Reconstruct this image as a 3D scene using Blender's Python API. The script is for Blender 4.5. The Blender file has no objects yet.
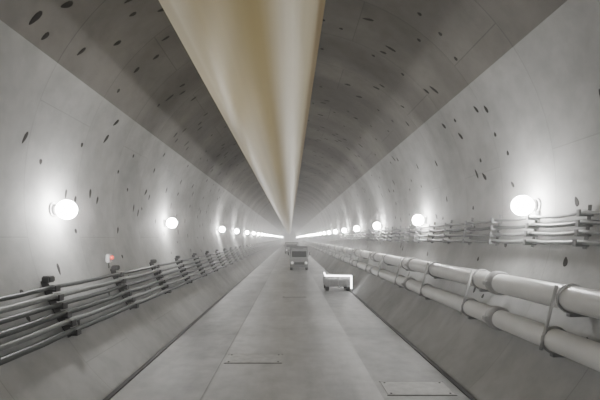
import bpy, bmesh, math, random
from mathutils import Vector, Matrix
random.seed(23)
sc = bpy.context.scene
R = 4.95; CZ = 3.66; CAMZ = 2.8; F = 430.0
Y0, Y1 = -14.0, 330.0

# ---------------------------------------------------------------- materials
def new_mat(name):
    m = bpy.data.materials.new(name); m.use_nodes = True
    nt = m.node_tree; b = nt.nodes['Principled BSDF']
    return m, nt, b
def simple(name, col, rough=0.6, metal=0.0, noise=0.15, scale=6.0, emis=None, estr=0):
    m, nt, b = new_mat(name)
    tc = nt.nodes.new('ShaderNodeTexCoord'); n = nt.nodes.new('ShaderNodeTexNoise')
    n.inputs['Scale'].default_value = scale; n.inputs['Detail'].default_value = 4
    r = nt.nodes.new('ShaderNodeValToRGB')
    r.color_ramp.elements[0].position = .3; r.color_ramp.elements[1].position = .7
    r.color_ramp.elements[0].color = tuple(c*(1-noise) for c in col)+(1,)
    r.color_ramp.elements[1].color = tuple(min(1, c*(1+noise)) for c in col)+(1,)
    nt.links.new(tc.outputs['Object'], n.inputs['Vector'])
    nt.links.new(n.outputs['Fac'], r.inputs['Fac']); nt.links.new(r.outputs['Color'], b.inputs['Base Color'])
    b.inputs['Roughness'].default_value = rough; b.inputs['Metallic'].default_value = metal
    if emis:
        b.inputs['Emission Color'].default_value = emis+(1,); b.inputs['Emission Strength'].default_value = estr
    return m
def concrete(name, c1, c2, mortar, bw, rh, ms, off=.5, rough=.75, stain=.35, nscale=.35, bump=.4, stretch=(1,1,1), band=.18):
    """segment joints + blotchy stains + tone change between pours along the tunnel"""
    m, nt, b = new_mat(name); L = nt.links
    uv = nt.nodes.new('ShaderNodeUVMap'); uv.uv_map = 'UVMap'
    br = nt.nodes.new('ShaderNodeTexBrick')
    br.offset = off; br.inputs['Scale'].default_value = 1
    br.inputs['Color1'].default_value = c1+(1,); br.inputs['Color2'].default_value = c2+(1,)
    br.inputs['Mortar'].default_value = mortar+(1,)
    br.inputs['Mortar Size'].default_value = ms; br.inputs['Mortar Smooth'].default_value = .3
    br.inputs['Brick Width'].default_value = bw; br.inputs['Row Height'].default_value = rh
    L.new(uv.outputs['UV'], br.inputs['Vector'])
    tc = nt.nodes.new('ShaderNodeTexCoord')
    def mul(a, fac_socket, lo, p0, p1):
        r = nt.nodes.new('ShaderNodeValToRGB'); r.color_ramp.elements[0].position = p0; r.color_ramp.elements[1].position = p1
        r.color_ramp.elements[0].color = (lo,lo,lo,1); r.color_ramp.elements[1].color = (1, 1, 1, 1)
        L.new(fac_socket, r.inputs['Fac'])
        mx = nt.nodes.new('ShaderNodeMix'); mx.data_type = 'RGBA'; mx.blend_type = 'MULTIPLY'; mx.inputs[0].default_value = 1
        L.new(a, mx.inputs[6]); L.new(r.outputs['Color'], mx.inputs[7]); return mx.outputs[2]
    def noise(scale, det, st):
        mp = nt.nodes.new('ShaderNodeMapping'); mp.inputs['Scale'].default_value = st
        n = nt.nodes.new('ShaderNodeTexNoise'); n.inputs['Scale'].default_value = scale; n.inputs['Detail'].default_value = det
        n.inputs['Roughness'].default_value = .6
        L.new(tc.outputs['Object'], mp.inputs['Vector']); L.new(mp.outputs['Vector'], n.inputs['Vector']); return n.outputs['Fac']
    c = mul(br.outputs['Color'], noise(nscale, 8, stretch), 1-stain, .36, .64)
    c = mul(c, noise(2.3, 5, (1,1,1)), 1-stain*.5, .35, .6)
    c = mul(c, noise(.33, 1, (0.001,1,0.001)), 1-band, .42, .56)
    L.new(c, b.inputs['Base Color'])
    n2 = nt.nodes.new('ShaderNodeTexNoise'); n2.inputs['Scale'].default_value = 12; n2.inputs['Detail'].default_value = 5
    L.new(tc.outputs['Object'], n2.inputs['Vector'])
    sub = nt.nodes.new('ShaderNodeMath'); sub.operation = 'MULTIPLY_ADD'; sub.inputs[1].default_value = -.3
    L.new(br.outputs['Fac'], sub.inputs[0]); L.new(n2.outputs['Fac'], sub.inputs[2])
    bp = nt.nodes.new('ShaderNodeBump'); bp.inputs['Strength'].default_value = bump; bp.inputs['Distance'].default_value = .01
    L.new(sub.outputs[0], bp.inputs['Height']); L.new(bp.outputs['Normal'], b.inputs['Normal'])
    b.inputs['Roughness'].default_value = rough
    return m

M_wall = concrete('concrete_segment', (.52,.522,.515), (.48,.482,.475), (.40,.40,.39), 5.2, 2.0, .010, stain=.24, nscale=.7, band=.12)
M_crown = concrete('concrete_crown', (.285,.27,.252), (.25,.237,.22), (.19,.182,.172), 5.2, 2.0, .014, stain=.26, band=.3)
M_floor = concrete('concrete_deck', (.44,.44,.435), (.41,.41,.405), (.27,.27,.265), 6.0, 3.1, .016, rough=.5, stain=.36, nscale=.9, stretch=(1,.3,1), band=.1)
M_strip = concrete('concrete_strip', (.50,.50,.495), (.46,.46,.455), (.28,.28,.27), 9.0, 9.0, .016, rough=.40, stain=.32, nscale=1.1, stretch=(1,.2,1), band=.1)
M_gutter = simple('wet_gutter', (.035,.035,.035), .5)
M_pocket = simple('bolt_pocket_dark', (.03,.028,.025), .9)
M_steel = simple('galvanised_steel', (.22,.225,.225), .5, .5)
M_dark = simple('dark_steel', (.06,.06,.06), .6, .3)
M_joint = simple('joint_filler', (.13,.13,.125), .8)
M_cable = simple('cable_sheath_black', (.05,.056,.055), .45)
M_cableg = simple('cable_sheath_grey', (.20,.21,.205), .5)
M_pipe = simple('painted_pipe', (.74,.74,.73), .38, 0, .06, 2)
M_coup = simple('pipe_coupling', (.38,.38,.38), .5, .2)
M_plate = simple('cover_plate', (.42,.42,.41), .55)
M_bed = simple('trailer_grey', (.30,.30,.30), .5)
M_lampbody = simple('lamp_housing', (.75,.75,.75), .5)
LC=(1,.985,.96)
M_glow = simple('lamp_diffuser', (.9,.9,.9), .4, 0, 0, 1, LC, 150)
M_white = simple('van_grey_paint', (.36,.36,.36), .4)
M_glass = simple('dark_glass', (.02,.022,.025), .1)
M_tyre = simple('tyre_rubber', (.025,.025,.025), .8)
M_head = simple('headlight', (.8,.8,.8), .2, 0, 0, 1, (1,.98,.95), .8)
M_led = simple('led_strip', (.9,.9,.9), .3, 0, 0, 1, (1,1,1), 11)
M_red = simple('red_lens', (.6,.05,.04), .3, 0, 0, 1, (1,.12,.08), 1.6)

# ventilation duct: coated fabric; highlight streaks and shaded right side painted as colour bands
M_duct, nt, b = new_mat('duct_fabric')
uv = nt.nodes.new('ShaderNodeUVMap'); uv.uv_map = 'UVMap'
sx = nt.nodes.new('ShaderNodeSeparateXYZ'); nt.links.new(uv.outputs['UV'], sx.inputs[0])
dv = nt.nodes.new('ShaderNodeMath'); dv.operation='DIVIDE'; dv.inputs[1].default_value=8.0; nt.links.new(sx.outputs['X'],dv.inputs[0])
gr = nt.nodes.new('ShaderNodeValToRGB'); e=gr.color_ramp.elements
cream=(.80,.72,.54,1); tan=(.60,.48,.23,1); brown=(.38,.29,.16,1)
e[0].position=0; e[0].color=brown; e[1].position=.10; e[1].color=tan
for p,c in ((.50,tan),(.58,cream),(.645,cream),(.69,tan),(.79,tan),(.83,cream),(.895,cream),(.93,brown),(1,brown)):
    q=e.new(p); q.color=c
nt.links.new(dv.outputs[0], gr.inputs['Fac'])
mp = nt.nodes.new('ShaderNodeMapping'); mp.inputs['Scale'].default_value = (2.2, .03, 1)
nz = nt.nodes.new('ShaderNodeTexNoise'); nz.inputs['Scale'].default_value = 1.4; nz.inputs['Detail'].default_value = 3
cr = nt.nodes.new('ShaderNodeValToRGB'); cr.color_ramp.elements[0].position = .35; cr.color_ramp.elements[1].position = .65
cr.color_ramp.elements[0].color = (.86,.84,.78,1); cr.color_ramp.elements[1].color = (1,1,1,1)
mx = nt.nodes.new('ShaderNodeMix'); mx.data_type='RGBA'; mx.blend_type='MULTIPLY'; mx.inputs[0].default_value=1
nt.links.new(uv.outputs['UV'], mp.inputs['Vector']); nt.links.new(mp.outputs['Vector'], nz.inputs['Vector'])
nt.links.new(nz.outputs['Fac'], cr.inputs['Fac']); nt.links.new(gr.outputs['Color'],mx.inputs[6]); nt.links.new(cr.outputs['Color'],mx.inputs[7])
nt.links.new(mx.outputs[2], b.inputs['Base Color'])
b.inputs['Roughness'].default_value = .42; b.inputs['Specular IOR Level'].default_value=.6
b.inputs['Specular Tint'].default_value=(1,.96,.85,1)

# ---------------------------------------------------------------- builder
class B:
    def __init__(s): s.v=[]; s.f=[]; s.m=[]; s.sm=[]; s.mats=[]
    def mi(s, mat):
        if mat not in s.mats: s.mats.append(mat)
        return s.mats.index(mat)
    def add(s, vs, fs, mat, smooth=False):
        o=len(s.v); s.v += [tuple(v) for v in vs]; k=s.mi(mat)
        for f in fs: s.f.append([i+o for i in f]); s.m.append(k); s.sm.append(smooth)
    def box(s, c, d, mat, bev=0.0, rot=None, taper=1.0):
        bm = bmesh.new(); bmesh.ops.create_cube(bm, size=1)
        for v in bm.verts:
            t = taper if v.co.z>0 else 1
            v.co = Vector((v.co.x*d[0]*t, v.co.y*d[1]*t, v.co.z*d[2]))
        if bev: bmesh.ops.bevel(bm, geom=bm.edges[:], offset=bev, segments=2, affect='EDGES')
        M = Matrix.Translation(c) @ (rot.to_4x4() if rot else Matrix())
        bm.verts.index_update()
        s.add([M@v.co for v in bm.verts], [[v.index for v in f.verts] for f in bm.faces], mat, False); bm.free()
    def tube(s, pts, r, mat, n=10, smooth=True):
        pts=[Vector(p) for p in pts]; vs=[]; fs=[]
        for i,p in enumerate(pts):
            a=pts[max(i-1,0)]; c=pts[min(i+1,len(pts)-1)]
            d=(c-a).normalized(); up=Vector((0,0,1)) if abs(d.z)<.9 else Vector((0,1,0))
            x=d.cross(up).normalized(); y=x.cross(d)
            rr = r[i] if isinstance(r,(list,tuple)) else r
            for k in range(n):
                t=2*math.pi*k/n; vs.append(p+(x*math.cos(t)+y*math.sin(t))*rr)
        for i in range(len(pts)-1):
            for k in range(n):
                a=i*n+k; b_=i*n+(k+1)%n; fs.append([a,b_,b_+n,a+n])
        fs.append(list(range(n))[::-1]); fs.append([ (len(pts)-1)*n+k for k in range(n)])
        s.add(vs,fs,mat,smooth)
    def sphere(s, c, r, mat, seg=16, sc_=(1,1,1)):
        bm=bmesh.new(); bmesh.ops.create_uvsphere(bm,u_segments=seg,v_segments=seg//2+2,radius=r)
        bm.verts.index_update()
        s.add([Vector(c)+Vector((v.co.x*sc_[0],v.co.y*sc_[1],v.co.z*sc_[2])) for v in bm.verts],[[v.index for v in f.verts] for f in bm.faces],mat,True); bm.free()
    def mesh(s, name):
        me=bpy.data.meshes.new(name); me.from_pydata(s.v,[],s.f)
        for m in s.mats: me.materials.append(m)
        for p,k,q in zip(me.polygons,s.m,s.sm): p.material_index=k; p.use_smooth=q
        me.update(); return me
    def obj(s, name, parent=None, loc=(0,0,0)):
        o=bpy.data.objects.new(name,s.mesh(name)); sc.collection.objects.link(o); o.location=loc
        if parent: o.parent=parent
        return o
def empty(name, loc=(0,0,0)):
    e=bpy.data.objects.new(name,None); e.empty_display_size=.2; sc.collection.objects.link(e); e.location=loc; return e

def P(ang, r, y):
    t=math.radians(ang); return (r*math.cos(t), y, CZ+r*math.sin(t))

# ---------------------------------------------------------------- shell
def arc_shell(name, a0, a1, mat, thick=.35):
    n=max(6,int(abs(a1-a0)/2)); ys=[Y0+2*i for i in range(int((Y1-Y0)/2)+1)]
    me=bpy.data.meshes.new(name); v=[]; f=[]
    rows=[(y,R) for y in ys]
    for (y,r) in rows:
        for i in range(n+1):
            a=a0+(a1-a0)*i/n; v.append(P(a,r,y))
    W=n+1
    for j in range(len(rows)-1):
        for i in range(n):
            f.append([j*W+i,j*W+i+1,(j+1)*W+i+1,(j+1)*W+i])
    o=len(v)
    for y in (rows[0][0],rows[-1][0]):
        for i in range(n+1):
            v.append(P(a0+(a1-a0)*i/n,R+thick,y))
    for i in range(n): f.append([o+i,o+W+i,o+W+i+1,o+i+1])
    me.from_pydata(v,[],f); ul=me.uv_layers.new(name='UVMap')
    for p in me.polygons:
        p.use_smooth=True
        for li in p.loop_indices:
            vi=me.loops[li].vertex_index; x,y,z=v[vi]
            a=math.atan2(z-CZ,x)
            if a<-math.pi*.5: a+=2*math.pi
            ul.data[li].uv=(a*R+20, y+100)
    me.materials.append(mat); ob=bpy.data.objects.new(name,me); sc.collection.objects.link(ob)
    return ob
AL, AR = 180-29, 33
FA = math.degrees(math.asin(3.95/R))
o_wr=arc_shell('wall_right', -FA, AR, M_wall)
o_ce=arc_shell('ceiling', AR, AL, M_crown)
o_wl=arc_shell('wall_left', AL, 180+FA, M_wall)
for nm,yy in (('wall_far',Y1+.1),('wall_rear',Y0-.1)):
    bb=B(); vs=[(0,yy,CZ)]+[P(k*6,R+.3,yy) for k in range(60)]
    bb.add(vs,[[0,1+k,1+(k+1)%60] for k in range(60)],M_gutter); bb.obj(nm)

# floor deck with raised centre strip
FW=3.22
def slab(name,x0,x1,zt,zb,mat,u0,v0):
    bb=B()
    bb.add([(x0,Y0,zt),(x1,Y0,zt),(x1,Y1,zt),(x0,Y1,zt),(x0,Y0,zb),(x1,Y0,zb),(x1,Y1,zb),(x0,Y1,zb)],[[0,1,2,3],[0,3,7,4],[1,5,6,2]],mat)
    me=bb.mesh(name); ul=me.uv_layers.new(name='UVMap')
    for l in me.loops:
        c=me.vertices[l.vertex_index].co; ul.data[l.index].uv=(c.y+u0,c.x+v0)
    o=bpy.data.objects.new(name,me); sc.collection.objects.link(o); return o
fl=slab('floor',-FW,FW,0,-.26,M_floor,101.5,32.55)
st=slab('raised_centre_strip',-1.50,1.62,.02,-.01,M_strip,101.5,31.5); st.parent=fl
bb=B()
bb.box((0,(Y0+Y1)/2,-.29),(2*FW+.5,Y1-Y0,.06),M_gutter); bb.obj('floor_gutter')
for s,nm in ((-1,'trim_1'),(1,'trim_2')):
    bb=B(); bb.box((s*(FW-.05),(Y0+Y1)/2,.012),(.09,Y1-Y0,.024),M_dark); bb.obj(nm)
for (x,y,w,d,z) in ((-.82,9.9,1.25,.7,.02),(2.35,8.0,1.2,.7,0),(.2,21,1.1,1.6,.02)):
    bb=B(); bb.box((0,0,.006),(w,d,.012),M_plate,.003)
    for sx_ in (-1,1):
        for sy in (-1,1): bb.tube([(sx_*(w/2-.07),sy*(d/2-.07),.01),(sx_*(w/2-.07),sy*(d/2-.07),.018)],.02,M_dark,8)
    for yy in (-d/2-.012,d/2+.012): bb.box((0,yy,.004),(w+.04,.024,.008),M_joint)
    bb.obj('floor_access_plate',None,(x,y,z))

# ---------------------------------------------------------------- bolt pockets
PB={'w':B(),'c':B(),'l':B()}
def pocket(ang,y,ln,wd,tilt):
    bb=PB['w' if ang<AR else ('c' if ang<AL else 'l')]
    n=10; r=R-.006
    def q(u,v): return u*math.cos(tilt)-v*math.sin(tilt), u*math.sin(tilt)+v*math.cos(tilt)
    vs=[]
    for sc2,rr in ((1,r),(1.15,R-.001)):
        for k in range(n):
            t=2*math.pi*k/n; u=sc2*ln*math.cos(t); w=sc2*wd*math.sin(t)*(1-.35*math.cos(t)); u,w=q(u,w)
            vs.append(P(ang+math.degrees(u/R),rr,y+w))
    bb.add(vs,[list(range(n))]+[[k,(k+1)%n,n+(k+1)%n,n+k] for k in range(n)],M_pocket)
y=Y0+1
ring=0
while y<150:
    off=(ring%2)*4
    for k in range(33):
        a=-30+off+k*7.4+random.uniform(-2.5,2.5)
        if a>212 or abs(a-AR)<2 or abs(a-AL)<2: continue
        low = a<AR or a>AL
        if random.random()<(.2 if low else .06): continue
        t=.4 if a<90 else -.4
        yy=y+random.uniform(-.9,.9)
        if random.random()<.6:
            pocket(a,yy,random.uniform(.08,.15)*(0.85 if low else 1.05),random.uniform(.034,.052),t+random.uniform(-.4,.4))
            if random.random()<.25: pocket(a+1.5,yy+.4,random.uniform(.08,.13),.04,t)
        else:
            pocket(a,yy,.05,.042,0)
    y+=2; ring+=1
for k,par in (('w',o_wr),('c',o_ce),('l',o_wl)): PB[k].obj('bolt_pockets',par)

# ---------------------------------------------------------------- ventilation duct
DX,DZ,DR=-.70,CAMZ+4.05,1.31
n=96; v=[]; f=[]; ys=[]
yy=-13.0
while yy<300: ys.append(yy); yy+=2.5 if yy<60 else 6
for j,y in enumerate(ys):
    for k in range(n):
        t=2*math.pi*k/n
        r=DR+.035*math.cos(4*(t-math.radians(-62)))+.010*math.cos(9*t+.004*y)
        v.append((DX+r*math.cos(t),y,DZ+r*math.sin(t)))
for j in range(len(ys)-1):
    for k in range(n): f.append([j*n+k,(j+1)*n+k,(j+1)*n+(k+1)%n,j*n+(k+1)%n])
f.append([ (len(ys)-1)*n+k for k in range(n)]); f.append([k for k in range(n)])
me=bpy.data.meshes.new('ventilation_duct'); me.from_pydata(v,[],f)
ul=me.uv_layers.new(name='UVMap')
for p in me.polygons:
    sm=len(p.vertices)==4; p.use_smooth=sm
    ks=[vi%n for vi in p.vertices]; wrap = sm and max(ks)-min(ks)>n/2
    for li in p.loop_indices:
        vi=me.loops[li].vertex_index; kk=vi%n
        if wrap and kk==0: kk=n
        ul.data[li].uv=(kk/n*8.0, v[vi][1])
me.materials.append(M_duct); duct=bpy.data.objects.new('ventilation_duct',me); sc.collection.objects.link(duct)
bb=B()
y=-12.9
while y<120:
    for s in (-1,1):
        a=(DX+s*.35,y,DZ+DR-.05); xx=DX+s*.55
        zz=CZ+math.sqrt(R*R-xx*xx)-.02; bb.tube([a,(xx,y,zz)],.012,M_dark,6)
    y+=2.5
hg=bb.obj('duct_hangers'); hg.parent=duct

# ---------------------------------------------------------------- lamps
LO=.30
def lamp_mesh(s):
    bb=B()
    bb.sphere((0,0,0),.20,M_glow,24)
    bb.tube([(s*.15,0,0),(s*.17,0,0),(s*(LO-.03),0,0)],[.10,.12,.12],M_lampbody,20)
    bb.tube([(s*(LO-.04),0,0),(s*(LO-.01),0,0)],.15,M_lampbody,20)
    return bb.mesh('wall_lamp')
mL,mR=lamp_mesh(-1),lamp_mesh(1)
zl=[-9,-1.5,8.95,16.9,29.4,37.5,46.5]; 
while zl[-1]<300: zl.append(zl[-1]+8.3)
zr=[-7,.8,8.6,15.6,23,30,36.8]
while zr[-1]<300: zr.append(zr[-1]+7.2)
for zs,s,me,h in ((zl,-1,mL,3.39),(zr,1,mR,3.45)):
    for y in zs:
        o=bpy.data.objects.new('wall_lamp',me); sc.collection.objects.link(o)
        o.location=(s*(math.sqrt(R*R-(h-CZ)**2)-LO),y,h)

# ---------------------------------------------------------------- pipes on right wall
def wall_x(z): return math.sqrt(R*R-(z-CZ)**2)
Z1,Z2=CAMZ-.91,CAMZ-1.53; X1,X2=4.22,3.97
def pipe(x,z,r,j0):
    e=empty('water_pipe',(0,0,0))
    bb=B(); bb.tube([(x,Y0+1+i*10,z) for i in range(31)],r,M_pipe,24); bb.obj('pipe_body',e)
    bb=B(); y=j0
    while y<140:
        bb.tube([(x,y-.11,z),(x,y-.10,z),(x,y+.10,z),(x,y+.11,z)],[r+.01,r+.045,r+.045,r+.01],M_coup,20)
        bb.box((x-r-.05,y,z),(.10,.16,.08),M_coup,.01); bb.box((x+r+.02,y,z),(.08,.16,.08),M_coup,.01)
        y+=6
    bb.obj('couplings',e)
    return e
e1=pipe(X1,Z1,.195,2.7)
e2=pipe(X2,Z2,.175,2.2)
y=.45
bb=B()
while y<140:
    for (x,z,r) in ((X1,Z1,.195),(X2,Z2,.175)):
        pts=[(x+(r+.015)*math.cos(t*math.pi/12),y,z+(r+.015)*math.sin(t*math.pi/12)) for t in range(25)]
        bb.tube(pts,.022,M_coup,6)
        bb.box(((x+wall_x(z-r))/2,y,z-r-.045),(wall_x(z-r)-x+.1,.08,.06),M_steel)
    bb.tube([(X1-.22,y,Z1+.2),(X2-.21,y,Z2-.15)],.028,M_coup,6)
    y+=3
bb.obj('support_brackets',e1)

# ---------------------------------------------------------------- cable racks
def cables(name, s, zs, radii, off, mat, y0, sp, sag, yend=200, br=.035):
    e=empty(name); bb=B()
    for q,(z,r) in enumerate(zip(zs,radii)):
        pts=[]; y=y0-sp*int((y0+12)/sp)
        ph=random.uniform(.6,1.3)
        while y<yend:
            st=6 if y<60 else 2
            for i in range(st):
                u=i/st; zz=z-sag*ph*4*u*(1-u)+(random.uniform(-.006,.006)); pts.append((s*(wall_x(z)-off),y+u*sp,zz))
            y+=sp
        bb.tube(pts,r,mat[q%len(mat)],8)
    bb.obj('cables',e)
    bb=B(); y=y0-sp*int((y0+12)/sp)
    za,zb=max(zs)+.12,min(zs)-.12
    while y<yend:
        m=8; pts=[(s*(wall_x(zb+(za-zb)*i/m)-.05),y,zb+(za-zb)*i/m) for i in range(m+1)]
        for a_,b_ in zip(pts[:-1],pts[1:]): bb.tube([a_,b_],br,M_dark if s<0 else M_steel,4,False)
        for z,r in zip(zs,radii):
            bb.box((s*(wall_x(z)-off/2-.06),y,z-r-.02),(off+.10,br*2,.04),M_dark if s<0 else M_steel)
            bb.box((s*(wall_x(z)-off-.10),y,z-r+.02),(.03,br*2,.11),M_dark if s<0 else M_steel)
        if s<0: bb.box((s*(wall_x(za)-.14),y,za+.03),(.16,.2,.12),M_dark,.02)
        y+=sp
    bb.obj('brackets',e)
    return e
cables('cable_rack',-1,[CAMZ-.92,CAMZ-1.08,CAMZ-1.24,CAMZ-1.40,CAMZ-1.56,CAMZ-1.72],[.04,.055,.045,.055,.05,.055],.17,[M_cable,M_cableg,M_cable],8.05,3.1,.02,br=.075)
cables('cable_rack',1,[CAMZ+.42,CAMZ+.26,CAMZ+.10,CAMZ-.06],[.03,.04,.035,.04],.13,[M_cableg,M_cable,M_cableg],7.0,1.5,.04,120)

# ---------------------------------------------------------------- service truck
def truck(loc, w=1.62,h=2.05,L=4.6, name='service_truck'):
    e=empty(name,loc)
    bb=B(); bb.box((0,L*.5,.42),(w*.8,L*.95,.14),M_dark,.02); bb.obj('chassis',e)
    bb=B()
    bb.box((0,.75,.78),(w,1.5,.62),M_white,.06)
    bb.box((0,.85,1.42),(w*.98,1.30,.75),M_white,.08,taper=.88)
    bb.box((0,.85,1.82),(w*.86,1.15,.08),M_white,.03)
    bb.obj('cab',e)
    bb=B(); bb.box((0,.20,1.40),(w*.80,.05,.50),M_glass,.02,rot=Matrix.Rotation(math.radians(-8),3,'X'))
    for s in (-1,1): bb.box((s*w*.465,.85,1.40),(.04,.8,.42),M_glass,.01)
    bb.obj('windows',e)
    bb=B(); bb.box((0,-.02,.62),(w*.55,.04,.22),M_dark,.01); bb.box((0,-.06,.36),(w*.98,.12,.18),M_steel,.03)
    bb.obj('grille_and_bumper',e)
    bb=B()
    for s in (-1,1): bb.tube([(s*w*.38,0.03,.68),(s*w*.38,-.05,.68)],.10,M_head,16)
    bb.obj('headlights',e)
    bb=B()
    for s in (-1,1):
        bb.tube([(s*w*.48,.3,1.2),(s*(w*.48+.16),.2,1.35)],.015,M_dark,6); bb.box((s*(w*.48+.17),.2,1.45),(.10,.05,.26),M_dark,.01)
    bb.obj('mirrors',e)
    bb=B(); bb.box((0,L*.68,1.27),(w,L*.58,1.5),M_dark,.04)
    for i in range(5): bb.box((0,1.75+i*.6,1.27),(w+.03,.05,1.5),M_steel)
    bb.obj('cargo_body',e)
    bb=B(); bb.box((0,.5,1.90),(.7,.18,.09),M_steel,.02); bb.obj('light_bar',e)
    bb=B()
    for s in (-1,1):
        for yy in (.7,L*.75):
            bb.tube([(s*(w*.5-.22),yy,.33),(s*(w*.5-.20),yy,.33),(s*(w*.5-.02),yy,.33),(s*(w*.5),yy,.33)],[.29,.33,.33,.29],M_tyre,24)
            bb.tube([(s*(w*.5),yy,.33),(s*(w*.5+.01),yy,.33)],.17,M_steel,16)
    bb.obj('wheels',e)
    return e
# wheels all stand on the raised strip / lane at their own height
truck((.78,36.5,.02),w=1.55)
truck((0.3,76,.02),w=2.4,h=3,L=6)

# ---------------------------------------------------------------- parked flat trailer with lit rail
e=empty('equipment_trailer',(2.52,22.4,0))
w=1.35
bb=B(); bb.box((0,.9,.46),(w,1.8,.40),M_bed,.03)
for i in range(3): bb.box((-.45+.45*i,-.01,.46),(.04,.03,.36),M_coup)
bb.obj('bed',e)
bb=B(); bb.tube([(0,0,.3),(0,-.5,.28),(0,-.6,.3)],.03,M_dark,8); bb.obj('drawbar',e)
bb=B()
for s in (-1,1):
    for yy in (.4,1.4):
        bb.tube([(s*(w/2-.22),yy,.2),(s*(w/2-.2),yy,.2),(s*(w/2-.05),yy,.2),(s*(w/2-.03),yy,.2)],[.17,.2,.2,.17],M_tyre,20)
bb.obj('wheels',e)
bb=B()
bb.tube([(-w/2,0,.84),(w/2,0,.82)],.045,M_led,8); bb.tube([(w/2,0,.84),(w/2,0,.16)],.045,M_led,8)
bb.tube([(-w/2,0,.84),(-w/2-.05,.2,.98)],.035,M_led,8)
bb.obj('light_tube',e)
bb=B()
for x in (-w/2+.05,0,w/2-.05): bb.tube([(x,.03,.60),(x,.03,.82)],.02,M_steel,6)
bb.obj('rail_posts',e)

# red beacon on the left wall
bb=B(); bb.box((0,0,0),(.10,.20,.22),M_lampbody,.02); bb.sphere((.08,0,.02),.05,M_red,14)
bb.tube([(0,0,-.10),(-.0,0,-.25)],.012,M_cable,6)
bb.obj('warning_beacon',None,(-(wall_x(2.28)-.12),11.0,2.28))

# ---------------------------------------------------------------- world (dusty tunnel air) / camera
wd=bpy.data.worlds.new('World'); sc.world=wd; wd.use_nodes=True; nt=wd.node_tree
nt.nodes['Background'].inputs[0].default_value=(.6,.62,.65,1); nt.nodes['Background'].inputs[1].default_value=.05
vs_=nt.nodes.new('ShaderNodeVolumeScatter'); vs_.inputs['Density'].default_value=.0065; vs_.inputs['Anisotropy'].default_value=.85
vs_.inputs['Color'].default_value=(.97,.967,.96,1)
nt.links.new(vs_.outputs[0],nt.nodes['World Output'].inputs['Volume'])
cam=bpy.data.cameras.new('camera'); co=bpy.data.objects.new('camera',cam); sc.collection.objects.link(co)
co.location=(0,0,CAMZ); co.rotation_euler=(math.radians(90),0,0)
cam.sensor_width=36; cam.lens=F/600*36; cam.shift_x=10/600; cam.shift_y=38/600; cam.clip_end=1000
sc.camera=co
